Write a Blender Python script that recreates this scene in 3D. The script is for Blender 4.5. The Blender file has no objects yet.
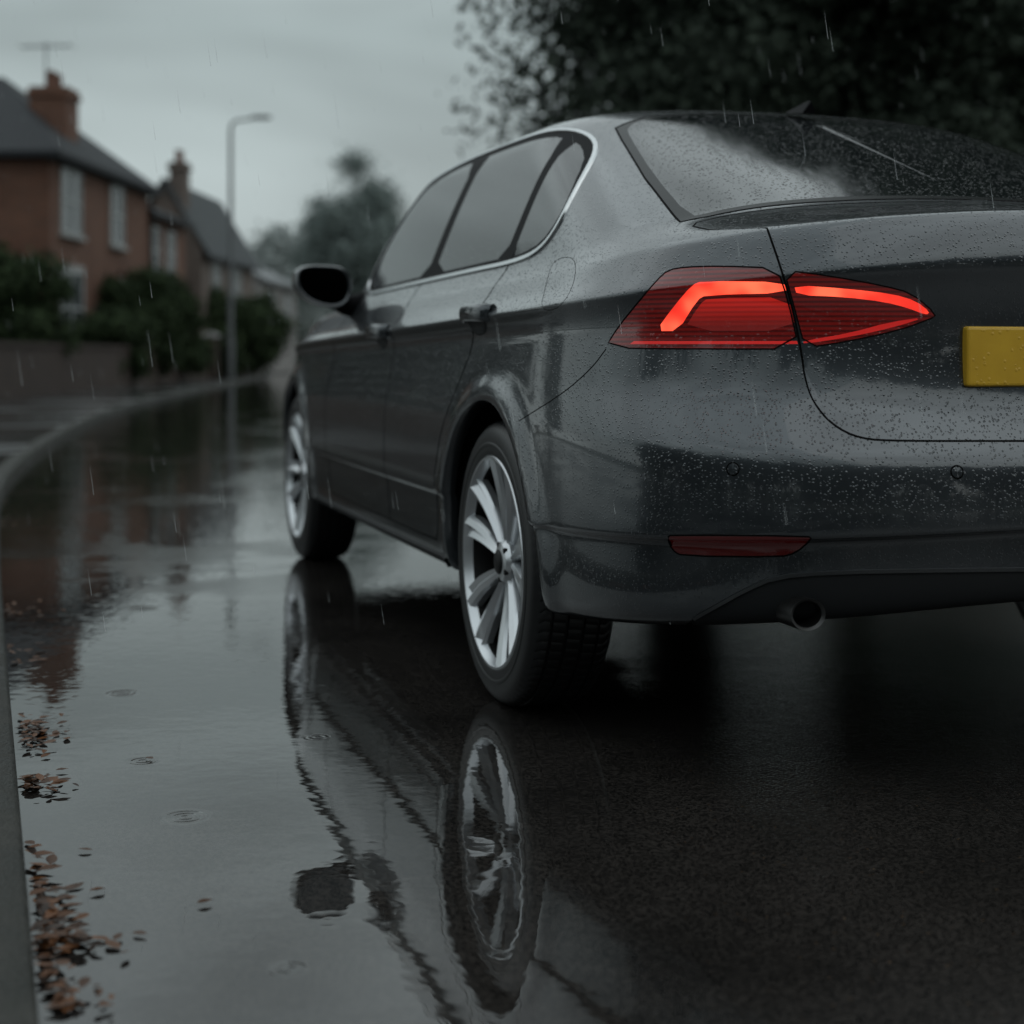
import bpy, bmesh, math, random
import numpy as np
from mathutils import Vector, Matrix
from mathutils.bvhtree import BVHTree
from mathutils.geometry import delaunay_2d_cdt, barycentric_transform
random.seed(7); rng=np.random.default_rng(7)
scene=bpy.context.scene; COL=scene.collection
R=math.radians; PI=math.pi
F=1600.0; H=0.824; HY=355.0

# ------------------------------------------------------------------ helpers
def tag(o,label=None,cat=None,group=None,kind=None):
    if label: o['label']=label
    if cat: o['category']=cat
    if group: o['group']=group
    if kind: o['kind']=kind
    return o
def empty(name,loc=(0,0,0),rz=0):
    o=bpy.data.objects.new(name,None); COL.objects.link(o); o.location=loc; o.rotation_euler=(0,0,rz); o.empty_display_size=.1
    return o
class MB:
    def __init__(s): s.v=[]; s.f=[]; s.m=[]; s.cur=0
    def add(s,vs,fs):
        n=len(s.v); s.v+= [tuple(p) for p in vs]; s.f+=[tuple(i+n for i in f) for f in fs]; s.m+=[s.cur]*len(fs)
    def box(s,x0,x1,y0,y1,z0,z1):
        s.add([(x0,y0,z0),(x1,y0,z0),(x1,y1,z0),(x0,y1,z0),(x0,y0,z1),(x1,y0,z1),(x1,y1,z1),(x0,y1,z1)],
              [(0,3,2,1),(4,5,6,7),(0,1,5,4),(1,2,6,5),(2,3,7,6),(3,0,4,7)])
    def tube(s,pts,rad,seg=10,cap=True):
        pts=[Vector(p) for p in pts]; vs=[]; fs=[]
        if not hasattr(rad,'__len__'): rad=[rad]*len(pts)
        up=Vector((0,0,1)); n=len(pts)
        for i,p in enumerate(pts):
            t=(pts[min(i+1,n-1)]-pts[max(i-1,0)]).normalized()
            a=t.cross(up)
            if a.length<.05: a=t.cross(Vector((1,0,0)))
            a.normalize(); b=t.cross(a)
            for k in range(seg):
                q=2*PI*k/seg; vs.append(p+(a*math.cos(q)+b*math.sin(q))*rad[i])
        for i in range(n-1):
            for k in range(seg):
                k2=(k+1)%seg; fs.append((i*seg+k,(i+1)*seg+k,(i+1)*seg+k2,i*seg+k2))
        if cap: fs.append(tuple(range(seg))); fs.append(tuple(range((n-1)*seg,n*seg))[::-1])
        s.add(vs,fs)
    def lathe_x(s,prof,seg=64,closed=False,flip=False):
        vs=[];fs=[];n=len(prof)
        for k in range(seg):
            q=2*PI*k/seg
            for (x,r) in prof: vs.append((x,r*math.cos(q),r*math.sin(q)))
        for k in range(seg):
            k2=(k+1)%seg
            for i in range(n-1 if not closed else n):
                j=(i+1)%n; f=(k*n+i,k2*n+i,k2*n+j,k*n+j); fs.append(f[::-1] if flip else f)
        s.add(vs,fs)
    def blob(s,c,r,e=1.0,nu=24,nv=14):
        c=Vector(c); vs=[];fs=[]
        def pw(x,e): return math.copysign(abs(x)**e,x)
        for j in range(nv+1):
            la=-PI/2+PI*j/nv
            for i in range(nu):
                lo=2*PI*i/nu
                vs.append((c.x+r[0]*pw(math.cos(la),e)*pw(math.cos(lo),e),c.y+r[1]*pw(math.cos(la),e)*pw(math.sin(lo),e),c.z+r[2]*pw(math.sin(la),e)))
        for j in range(nv):
            for i in range(nu):
                i2=(i+1)%nu; fs.append((j*nu+i,j*nu+i2,(j+1)*nu+i2,(j+1)*nu+i))
        s.add(vs,fs)
    def build(s,name,mats,parent=None,smooth=False,angle=40,loc=None):
        me=bpy.data.meshes.new(name); me.from_pydata(s.v,[],s.f)
        if not isinstance(mats,(list,tuple)): mats=[mats]
        for m in mats: me.materials.append(m)
        if len(mats)>1: me.polygons.foreach_set('material_index',s.m)
        if smooth:
            me.polygons.foreach_set('use_smooth',[True]*len(me.polygons)); me.set_sharp_from_angle(angle=R(angle))
        me.update()
        o=bpy.data.objects.new(name,me); COL.objects.link(o)
        if parent: o.parent=parent
        if loc: o.location=loc
        return o

def newmat(name):
    m=bpy.data.materials.new(name); m.use_nodes=True; nt=m.node_tree
    return m,nt,nt.nodes['Principled BSDF']
def pmat(name,col,rough=.5,metal=0,ior=1.5,coat=0,emis=None,es=0,spec=None):
    m,nt,b=newmat(name)
    b.inputs['Base Color'].default_value=(*col,1); b.inputs['Roughness'].default_value=rough; b.inputs['Metallic'].default_value=metal
    b.inputs['IOR'].default_value=ior; b.inputs['Coat Weight'].default_value=coat
    if spec is not None: b.inputs['Specular IOR Level'].default_value=spec
    if emis: b.inputs['Emission Color'].default_value=(*emis,1); b.inputs['Emission Strength'].default_value=es
    return m
def N(nt,t,**k):
    n=nt.nodes.new(t)
    for a,v in k.items(): setattr(n,a,v)
    return n
def L(nt,a,b): nt.links.new(a,b)
def math_(nt,op,a,b=None,c=None,clamp=False):
    n=N(nt,'ShaderNodeMath',operation=op,use_clamp=clamp)
    for i,x in enumerate((a,b,c)):
        if x is None: continue
        if isinstance(x,(int,float)): n.inputs[i].default_value=x
        else: L(nt,x,n.inputs[i])
    return n.outputs[0]
def mapr(nt,x,a,b,c,d,smooth=True):
    n=N(nt,'ShaderNodeMapRange'); n.interpolation_type='SMOOTHSTEP' if smooth else 'LINEAR'
    L(nt,x,n.inputs[0])
    for i,v in enumerate((a,b,c,d)): n.inputs[i+1].default_value=v
    return n.outputs[0]
def noise(nt,vec,scale,detail=3,rough=.5,dist=0):
    n=N(nt,'ShaderNodeTexNoise'); n.inputs['Scale'].default_value=scale; n.inputs['Detail'].default_value=detail
    n.inputs['Roughness'].default_value=rough; n.inputs['Distortion'].default_value=dist
    L(nt,vec,n.inputs['Vector']); return n.outputs['Fac']
def objco(nt): return N(nt,'ShaderNodeTexCoord').outputs['Object']
def mixc(nt,f,a,b):
    n=N(nt,'ShaderNodeMix',data_type='RGBA')
    if isinstance(f,(int,float)): n.inputs[0].default_value=f
    else: L(nt,f,n.inputs[0])
    for i,x in ((6,a),(7,b)):
        if isinstance(x,tuple): n.inputs[i].default_value=(*x,1) if len(x)==3 else x
        else: L(nt,x,n.inputs[i])
    return n.outputs[2]
def bump(nt,h,dist,strength=1,prev=None):
    n=N(nt,'ShaderNodeBump'); n.inputs['Distance'].default_value=dist; n.inputs['Strength'].default_value=strength
    L(nt,h,n.inputs['Height'])
    if prev is not None: L(nt,prev,n.inputs['Normal'])
    return n.outputs[0]

def droplets(nt,co,scale,thr,size):
    v=N(nt,'ShaderNodeTexVoronoi'); v.inputs['Scale'].default_value=scale; L(nt,co,v.inputs['Vector'])
    wn=N(nt,'ShaderNodeSeparateColor'); L(nt,v.outputs['Color'],wn.inputs[0])
    sz=math_(nt,'MULTIPLY_ADD',wn.outputs[1],size,size*.35)
    h=math_(nt,'SUBTRACT',1.0,math_(nt,'DIVIDE',v.outputs['Distance'],sz),clamp=True)
    h=math_(nt,'POWER',h,.6)
    return math_(nt,'MULTIPLY',h,math_(nt,'GREATER_THAN',wn.outputs[0],thr))
def add_drops(m,dist=.0016,thr=.25,sc=185):
    nt=m.node_tree; b=nt.nodes['Principled BSDF']; co=objco(nt)
    h=droplets(nt,co,sc,thr,.36)
    ge=N(nt,'ShaderNodeNewGeometry'); sp=N(nt,'ShaderNodeSeparateXYZ'); L(nt,ge.outputs['Normal'],sp.inputs[0])
    h=math_(nt,'MULTIPLY',h,mapr(nt,sp.outputs[2],-.05,.35,.20,1.0))   # more beads on the faces that look up
    bn=bump(nt,h,dist,1.0)
    L(nt,bn,b.inputs['Normal']); L(nt,bn,b.inputs['Coat Normal'])

# ------------------------------------------------------------------ materials
M={}
M['paint']=pmat('grey metallic paint',(.052,.060,.067),.28,.75,1.5,1.0)
bp=M['paint'].node_tree.nodes['Principled BSDF']; bp.inputs['Coat Roughness'].default_value=.045; bp.inputs['Coat IOR'].default_value=1.6
add_drops(M['paint'])
M['glass']=pmat('dark wet glass',(.005,.007,.008),.03,0,1.85); add_drops(M['glass'],.0009,.75)
M['mirror']=pmat('mirror glass',(.07,.075,.08),.05,1)
M['rearglass']=pmat('dark wet rear glass',(.008,.010,.011),.06,0,2.1); add_drops(M['rearglass'],.0012,.4,150)
M['frit']=pmat('black glass border',(.004,.005,.005),.25,0,1.5,spec=.16)
M['black']=pmat('black trim',(.004,.004,.005),.55,0,1.5,spec=.06)
M['matte']=pmat('black plastic',(.008,.009,.010),.6,spec=.3)
M['gap']=pmat('shut line shadow',(.002,.002,.002),.9,spec=.1)
M['chrome']=pmat('satin chrome',(.72,.74,.75),.20,1)
M['trim']=pmat('dull bumper trim',(.12,.125,.13),.3,1)
M['rubber']=pmat('wet tyre rubber',(.0055,.006,.0065),.45)
M['alloy']=pmat('silver alloy',(.62,.64,.66),.30,.8,coat=.5)
M['disc']=pmat('brake steel',(.035,.035,.035),.5,1)
M['dark']=pmat('underbody black',(.004,.004,.004),.9,spec=.1)
m,nt,b=newmat('red lamp lens'); M['lens']=m
co=objco(nt); sp=N(nt,'ShaderNodeSeparateXYZ'); L(nt,co,sp.inputs[0])
st=math_(nt,'SINE',math_(nt,'MULTIPLY',sp.outputs[2],700.0)); st=mapr(nt,st,-.9,.9,.25,.9)
L(nt,mixc(nt,st,(.04,.003,.003),(.11,.007,.006)),b.inputs['Base Color']); b.inputs['Roughness'].default_value=.25
b.inputs['Coat Weight'].default_value=1; b.inputs['Coat Roughness'].default_value=.03
b.inputs['Emission Color'].default_value=(1,.018,.012,1); L(nt,mapr(nt,st,0,1,.012,.055),b.inputs['Emission Strength'])
cn=bump(nt,droplets(nt,co,130,.5,.33),.001,.8); L(nt,cn,b.inputs['Coat Normal'])
m,nt,b=newmat('bright red lamp reflector'); M['lens2']=m
co=objco(nt); sp=N(nt,'ShaderNodeSeparateXYZ'); L(nt,co,sp.inputs[0]); st=mapr(nt,math_(nt,'SINE',math_(nt,'MULTIPLY',sp.outputs[2],700.0)),-.9,.9,.4,.9)
b.inputs['Base Color'].default_value=(.2,.01,.008,1); b.inputs['Coat Weight'].default_value=1
gz=mapr(nt,sp.outputs[2],.865,.955,.22,2.0)     # brighter close under the lit band
b.inputs['Emission Color'].default_value=(1,.022,.012,1); L(nt,math_(nt,'MULTIPLY',mapr(nt,st,0,1,.10,.24),gz),b.inputs['Emission Strength'])
m,nt,b=newmat('lit lamp band'); M['glow']=m
b.inputs['Base Color'].default_value=(.6,.03,.02,1); b.inputs['Coat Weight'].default_value=1
co=objco(nt); gf=noise(nt,co,9,2); L(nt,mixc(nt,mapr(nt,gf,.35,.65,0,1),(1,.030,.015),(1,.12,.055)),b.inputs['Emission Color']); L(nt,mapr(nt,gf,.35,.65,.85,1.9),b.inputs['Emission Strength'])
M['glowdim']=pmat('dim lamp band',(.5,.02,.02),.3,coat=1,emis=(1,.025,.018),es=.26)
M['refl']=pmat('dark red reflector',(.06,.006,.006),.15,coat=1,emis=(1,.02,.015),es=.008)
M['clear']=pmat('head lamp glass',(.25,.27,.28),.08,.3)
m,nt,b=newmat('yellow number plate'); M['plate']=m
co=objco(nt); f=noise(nt,co,14,4,.6)
L(nt,mixc(nt,f,(.42,.24,.015),(.64,.39,.03)),b.inputs['Base Color']); b.inputs['Roughness'].default_value=.35
L(nt,bump(nt,droplets(nt,co,120,.5,.33),.001,.7),b.inputs['Normal'])
M['steel']=pmat('exhaust steel',(.06,.06,.06),.4,.9)

# ------------------------------------------------------------------ camera
cd=bpy.data.cameras.new('camera'); cam=bpy.data.objects.new('camera',cd); COL.objects.link(cam); scene.camera=cam
cam.location=(0,0,H); cam.rotation_euler=(R(90),0,0)
cd.sensor_width=36; cd.lens=36*F/1024; cd.shift_y=-(512-HY)/1024; cd.clip_end=2000; cd.clip_start=.05
cd.dof.use_dof=True; cd.dof.focus_distance=3.1; cd.dof.aperture_fstop=2.5

# ------------------------------------------------------------------ CAR
TH=math.atan(.3048); ROOT=Vector((.806,4.036,0)); WB=2.83; WR=.335
car=empty('parked_car',ROOT,TH)
tag(car,'dark grey saloon car with lit red tail lights parked on the wet road','car')
Minv=(Matrix.Translation(ROOT)@Matrix.Rotation(TH,4,'Z')).inverted()
#        zr    zs    zf    ar    af    W    Dr  pr  Df  pf  bow  tilt
RG=[
 (.37,.25,.24,-.86,3.40,.78,.85,3.2,.85,2.8,.02,0),
 (.355,.262,.24,-1.00,3.60,.86,.85,3.2,.9,2.8,.02,0),
 (.365,.28,.26,-1.045,3.68,.888,.85,3.2,.9,2.8,.02,0),
 (.42,.35,.33,-1.054,3.71,.898,.85,3.2,.9,2.8,.02,0),
 (.490,.445,.42,-1.056,3.72,.903,.85,3.2,.9,2.8,.02,0),
 (.500,.458,.44,-1.058,3.72,.904,.85,3.2,.9,2.8,.02,0),
 (.503,.462,.45,-1.108,3.72,.912,.85,3.2,.9,2.8,.02,0),
 (.509,.474,.48,-1.116,3.72,.914,.85,3.2,.9,2.8,.02,0),
 (.560,.56,.56,-1.114,3.71,.915,.85,3.2,.9,2.8,.02,0),
 (.600,.620,.62,-1.112,3.70,.914,.85,3.2,.9,2.8,.02,0),
 (.630,.660,.63,-1.108,3.69,.913,.85,3.2,.9,2.8,.02,0),
 (.644,.680,.645,-1.098,3.69,.911,.85,3.2,.9,2.8,.02,-.002),
 (.672,.715,.66,-1.076,3.69,.905,.85,3.2,.9,2.8,.02,-.004),
 (.700,.748,.675,-1.054,3.68,.899,.85,3.2,.9,2.8,.02,-.006),
 (.722,.775,.69,-1.040,3.68,.894,.85,3.2,.9,2.8,.02,-.008),
 (.79,.825,.72,-1.032,3.66,.886,.85,3.2,.9,2.8,.02,-.012),
 (.87,.868,.745,-1.034,3.64,.879,.85,3.1,.9,2.8,.02,-.015),
 (.940,.900,.765,-1.050,3.61,.894,.85,3.0,.9,2.8,.02,-.018),
 (.965,.908,.77,-1.060,3.60,.897,.85,3.0,.9,2.8,.02,-.018),
 (.985,.915,.773,-1.064,3.60,.893,.845,3.0,.92,2.9,.02,-.018),
 (1.030,.945,.785,-1.056,3.57,.864,.84,3.0,.95,3.0,.022,-.018),
 (1.066,.98,.80,-1.042,3.53,.844,.83,3.1,.95,3.2,.024,-.015),
 (1.084,.993,.805,-1.030,3.51,.836,.83,3.15,.95,3.3,.026,-.014),
 (1.089,1.0,.81,-1.012,3.50,.830,.83,3.2,.95,3.3,.026,-.014),
 (1.093,1.015,.85,-.96,3.30,.820,.82,3.4,1.0,3.5,.028,-.013),
 (1.108,1.032,.90,-.82,2.90,.808,.80,3.9,1.0,4.0,.025,-.012),
 (1.122,1.045,.955,-.72,2.60,.800,.78,4.4,.85,4.0,.02,-.012),
 (1.136,1.058,.985,-.67,2.46,.793,.76,4.5,.65,3.6,.018,-.012),
 (1.19,1.13,1.08,-.53,2.34,.765,.74,4.4,.50,3.2,.014,-.008),
 (1.29,1.25,1.23,-.28,2.14,.716,.68,4.3,.42,3.2,.012,0),
 (1.39,1.362,1.36,-.02,1.92,.662,.60,4.2,.38,3.2,.012,.008),
 (1.434,1.416,1.415,.10,1.83,.630,.56,4.0,.36,3.2,.012,.012),
 (1.460,1.455,1.452,.20,1.68,.582,.5,3.6,.36,3.2,.01,.012),
 (1.480,1.481,1.478,.30,1.50,.47,.4,3.2,.34,3,.01,.008),
 (1.494,1.494,1.494,.40,1.30,.31,.3,3,.3,3,.0,0),
 (1.502,1.502,1.502,.50,1.15,.15,.25,3,.25,3,.0,0),
 (1.504,1.504,1.504,.58,1.05,.0,.2,3,.2,3,.0,0),
]
K=np.array([RG[0],RG[0]]+RG+[RG[-1],RG[-1]],float)
SEG=len(K)-3; PER=6; NV=SEG*PER
N1,N2,N3=72,110,44; NU=N1+N2+N3
def bsp(v):
    i=min(int(v),SEG-1); t=v-i
    w=np.array([(1-t)**3,3*t**3-6*t**2+4,-3*t**3+3*t**2+3*t+1,t**3])/6
    return w@K[i:i+4]
tt=np.linspace(0,1,900); ph=(PI/2)*(tt*tt*(3-2*tt))
G=np.zeros((NV+1,NU+1,3))   # a,b,z
def endcurve(W,D,p,n):
    bb=W*np.sin(ph)**(2/p); aa=D*(1-np.clip(np.cos(ph),0,1)**(2/p))
    d=np.concatenate([[0],np.cumsum(np.hypot(np.diff(aa),np.diff(bb)))]); s=np.linspace(0,1,n+1)*d[-1]
    return np.interp(s,d,aa),np.interp(s,d,bb)
def sst(x): x=np.clip(x,0,1); return x*x*(3-2*x)
for j in range(NV+1):
    zr,zs,zf,ar,af,W,Dr,pr,Df,pf,bow,tilt=bsp(j/PER)
    a1,b1=endcurve(W,Dr,pr,N1); a3,b3=endcurve(W,Df,pf,N3)
    a=np.concatenate([ar+a1,np.linspace(ar+Dr,af-Df,N2+1)[1:],(af-a3[::-1])[1:]])
    b=np.concatenate([b1,np.full(N2,W),b3[::-1][1:]])
    wr=np.zeros(NU+1); wf=np.zeros(NU+1)
    wr[:N1+1]=.5+.5*np.cos(PI*np.linspace(0,1,N1+1)); wf[N1+N2:]=.5-.5*np.cos(PI*np.linspace(0,1,N3+1))
    z=zs+(zr-zs)*wr+(zf-zs)*wf+tilt*(np.clip(a,-.4,3)-.6)
    b=b*(1-bow*((a-1.35)/2.3)**2)
    G[j,:,0]=a;G[j,:,1]=b;G[j,:,2]=z
A,B,Z=G[...,0],G[...,1],G[...,2]
for ac in (0,WB):
    r=np.hypot(A-ac,Z-WR); w=sst((B-.6)/.2)
    B+= .016*np.exp(-((r-.40)/.04)**2)*w
P=np.stack([-B,A,Z],-1)
du=np.gradient(P,axis=1); dv=np.gradient(P,axis=0)
NR=np.cross(dv,du); NR[:,0,0]=0; NR[:,-1,0]=0
NR/= (np.linalg.norm(NR,axis=-1,keepdims=True)+1e-12); NR[-2:]=(0,0,1)
vl=[Vector(p) for p in P.reshape(-1,3)]; W1=NU+1; tris=[]
for j in range(NV):
    for i in range(NU):
        q=j*W1+i; tris.append((q,q+1,q+W1+1)); tris.append((q,q+W1+1,q+W1))
bvh=BVHTree.FromPolygons(vl,tris)
def hit(o,d):
    loc,n,idx,_=bvh.ray_cast(o,d)
    if loc is None: return None
    t=tris[idx]; uv=[Vector((k%W1,k//W1,0)) for k in t]
    r=barycentric_transform(loc,vl[t[0]],vl[t[1]],vl[t[2]],*uv)
    return (min(max(r.x,0),NU),min(max(r.y,0),NV))
CO=Minv@Vector((0,0,H)); RM=Minv.to_3x3()
def pix(px,py):   # outline point measured on the photograph -> car surface
    for k in range(60):
        d=RM@Vector(((px-512)/F,1,(HY-py)/F)); h=hit(CO,d.normalized())
        if h: return h
        px+=(600-px)*.01; py+=(300-py)*.01
    return None
def side(a,z): return hit(Vector((-5,a,z)),Vector((1,0,0)))
def top(a,b): return hit(Vector((-max(b,.0004),a,5)),Vector((0,0,-1)))
def rear(b,z): return hit(Vector((-max(b,.0004),-5,z)),Vector((0,1,0)))
def front(b,z): return hit(Vector((-max(b,.0004),8,z)),Vector((0,-1,0)))
def S(u,v,arr=P):
    u=min(max(u,0),NU);v=min(max(v,0),NV); i=min(int(u),NU-1); j=min(int(v),NV-1); fu=u-i; fv=v-j
    return (arr[j,i]*(1-fu)+arr[j,i+1]*fu)*(1-fv)+(arr[j+1,i]*(1-fu)+arr[j+1,i+1]*fu)*fv
def SN(u,v):
    n=S(u,v,NR); return n/(np.linalg.norm(n)+1e-12)
def chaikin(p,closed,k=2):
    for _ in range(k):
        q=[]; n=len(p)
        if not closed: q.append(p[0])
        for i in range(n if closed else n-1):
            a=np.array(p[i]);b=np.array(p[(i+1)%n]); q+= [tuple(a*.75+b*.25),tuple(a*.25+b*.75)]
        if not closed: q.append(p[-1])
        p=q
    return p
def dens(p,closed,step=1.6):
    out=[];n=len(p)
    for i in range(n if closed else n-1):
        a=np.array(p[i]);b=np.array(p[(i+1)%n]); k=max(1,int(np.hypot(*(b-a))/step))
        out+=[tuple(a+(b-a)*t/k) for t in range(k)]
    if not closed: out.append(tuple(p[-1]))
    return out
def fine(fn,pts,closed,sm=2):
    """smooth outline in its own plane, then drop each point on the surface"""
    if sm: pts=chaikin(pts,closed,sm)
    st={'pix':4,'side':.02,'top':.02,'rear':.02,'front':.02}[fn.__name__]
    r=[fn(*q) for q in dens(pts,closed,st)]
    return [q for q in r if q]
def inpoly(px,py,poly):
    c=np.zeros(px.shape,bool); n=len(poly)
    for i in range(n):
        x1,y1=poly[i]; x2,y2=poly[i-1]
        if y1==y2: continue
        m=((y1>py)!=(y2>py))&(px<(x2-x1)*(py-y1)/(y2-y1)+x1); c^=m
    return c
reg={}   # name -> closed uv polygon
# side glass outline in side view (distance along the car, height)
D_=[(1.98,1.035),(1.5,1.040),(1.0,1.045),(.5,1.050),(.12,1.052),(-.05,1.07),(-.12,1.12),(-.115,1.20),(-.045,1.29),(.09,1.36),(.28,1.408),(.55,1.424),(.9,1.432),(1.25,1.432),(1.52,1.415),(1.68,1.375),(1.80,1.29),(1.90,1.18)]
reg['dlo']=fine(side,D_,True,2)
reg['pane_a']=fine(side,[(1.93,1.055),(1.4,1.060),(1.06,1.063),(1.05,1.2),(1.04,1.412),(1.28,1.412),(1.50,1.396),(1.645,1.36),(1.76,1.28),(1.86,1.16)],True,1)
reg['pane_b']=fine(side,[(.965,1.064),(.5,1.068),(.245,1.070),(.235,1.2),(.225,1.374),(.32,1.392),(.55,1.406),(.80,1.411),(.955,1.412),(.96,1.2)],True,1)
reg['pane_c']=fine(side,[(.18,1.070),(.10,1.072),(-.03,1.09),(-.09,1.14),(-.085,1.20),(-.015,1.285),(.085,1.335),(.165,1.360),(.175,1.2)],True,1)
reg['rearglass_in']=fine(top,[(-.625,0),(-.622,.35),(-.612,.608),(-.60,.645),(-.3,.604),(.0,.543),(.098,.515),(.150,.43),(.170,.2),(.175,0)],False,1)
reg['rearglass']=fine(top,[(-.655,0),(-.652,.35),(-.635,.62),(-.615,.672),(-.3,.625),(.0,.565),(.11,.54),(.165,.44),(.185,.2),(.19,0)],False,0)
reg['windscreen']=fine(top,[(2.38,0),(2.35,.35),(2.24,.58),(2.1,.64),(1.76,.54),(1.80,.3),(1.83,0)],False,1)
reg['lampo']=fine(pix,[(605,348),(618,327),(640,300),(657,280),(668,270),(685,267),(720,266),(777,268),(788,300),(799,349),(700,349)],True,1)
reg['lampi']=fine(pix,[(784,270),(830,276),(880,285),(912,293),(937,315),(930,319),(900,330),(850,341),(805,348),(795,310)],True,1)
reg['glowo']=fine(pix,[(656,331),(674,306),(692,285),(702,281),(786,282),(788,293),(706,295),(697,300),(678,331)],True,1)
reg['midglow']=fine(pix,[(683,331),(700,304),(708,298),(791,297),(797,331)],True,1)
reg['glowi']=fine(pix,[(794,285),(850,289),(893,294),(916,301),(930,312),(926,315),(908,308),(885,302),(845,297),(797,295)],True,1)
reg['dimi']=fine(pix,[(926,317),(895,327),(850,337),(804,344),(803,341),(850,333),(890,322)],True,1)
reg['dimo']=fine(pix,[(630,344),(798,344),(797,341),(634,341)],True,0)
reg['flap']=fine(pix,[(553,259),(576,256),(575,283),(560,309),(540,311),(546,284)],True,2)
reg['reflector']=fine(pix,[(667,537),(672,535),(808,536),(812,539),(796,553),(780,557),(682,556),(672,550)],True,1)
d=fine(pix,[(694,618),(720,604),(745,590),(775,577),(830,572),(950,570),(1040,569),(1100,569)],False,1)
reg['diffuser']=d+[(0,d[-1][1]),(0,0),(d[0][0],0)]
d=[(0,top(-.685,.001)[1])]+fine(top,[(-.68,.02),(-.677,.35),(-.66,.6),(-.66,.675),(-.76,.675)],False,1)
e=fine(pix,[(767,228),(781,268),(793,310),(801,350),(805,378),(813,402),(832,425),(860,439),(900,441),(1000,441),(1095,441)],False,2)
lid_edge=d[3:]+e
reg['lid']=d+e+[(0,e[-1][1])]
bs=fine(pix,[(519,421),(530,414),(565,392),(592,368),(606,349)],False,2)
bs2=fine(pix,[(606,349),(700,350),(800,350)],False,0)
reg['bumper']=bs+bs2+e[[i for i,q in enumerate(e) if abs(q[0]-bs2[-1][0])<2.5][-1]:]+[(0,e[-1][1]),(0,0),(side(-.36,.45)[0],0)]
doorR=[(1.08,.33),(1.085,.7),(1.08,1.09),(.17,1.09),(.185,.95),(.23,.83),(.32,.72),(.42,.61),(.48,.50),(.50,.37),(.53,.33)]
doorF=[(2.06,.33),(2.09,.7),(2.04,.98),(1.95,1.06),(1.086,1.09),(1.091,.7),(1.086,.33)]
def dside(p,c=True): return fine(side,p,c,0)
reg['doorR']=dside(doorR); reg['doorF']=dside(doorF)
reg['bonnet']=fine(top,[(2.46,0),(2.43,.4),(2.36,.62),(2.6,.70),(3.0,.69),(3.3,.60),(3.46,.35),(3.5,0)],False,1)
reg['headlamp']=fine(front,[(.46,.62),(.50,.71),(.70,.745),(.80,.74),(.78,.66),(.62,.62)],True,1)
reg['grille']=fine(front,[(.001,.70),(.42,.69),(.43,.56),(.40,.42),(.001,.42)],False,0)
arcs=[]
for ac in (0,WB):
    c=[]
    for k in range(97):
        q=R(-25)+R(230)*k/96; h=side(ac+.383*math.cos(q),WR+.383*math.sin(q))
        if h: c.append(h)
    arcs.append(c)
for k in ('rearglass','rearglass_in','windscreen','bonnet','grille'):   # close through the centre line
    p=reg[k]; c=0 if 'rear' in k else NU; reg[k]=[(c,p[0][1])]+p+[(c,p[-1][1])]
pts=[];edges=[]
def addpoly(p,cl=True):
    n0=len(pts); q=[]
    for s_ in p:
        if q and np.hypot(s_[0]-q[-1][0],s_[1]-q[-1][1])<.05: continue
        q.append(s_)
    pts.extend(q); n=len(q)
    for i in range(n-1): edges.append((n0+i,n0+i+1))
    if cl: edges.append((n0+n-1,n0))
for k,p in reg.items(): addpoly(p)
for c in arcs: addpoly(c,False)
cp=np.array(pts); occ={}
for q in cp: occ.setdefault((int(round(q[0])),int(round(q[1]))),[]).append(q)
for j in range(NV+1):
    for i in range(NU+1):
        if 0<i<NU and 0<j<NV and any(np.hypot(q[0]-i,q[1]-j)<.4 for q in occ.get((i,j),[])): continue
        pts.append((i,j))
rs=delaunay_2d_cdt([Vector(p) for p in pts],edges,[],0,1e-5,False)
UV=np.array([tuple(v) for v in rs[0]]); T=np.array([f if len(f)==3 else f[:3] for f in rs[2]])
PV=np.array([S(u,v) for u,v in UV]); PN=np.array([SN(u,v) for u,v in UV]); PV[UV[:,0]<1e-4,0]=0; PV[UV[:,0]>NU-1e-4,0]=0
cu=UV[T].mean(1); cx=cu[:,0]; cy=cu[:,1]; c3=PV[T].mean(1)
lab=np.array(['']*len(T),dtype=object)
for ac in (0,WB):
    lab[(np.hypot(c3[:,1]-ac,c3[:,2]-WR)<.383)&(c3[:,0]<-.55)&(c3[:,2]<.9)]='arch'
order=['pane_a','pane_b','pane_c','dlo','rearglass_in','rearglass','windscreen','glowo','glowi','midglow','dimi','dimo','lampo','lampi','flap','reflector','diffuser','lid','headlamp','grille','bonnet','doorR','doorF','bumper']
for k in order:
    lab[(lab=='')&inpoly(cx,cy,reg[k])]=k
lab[(lab=='')]='body'
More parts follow.
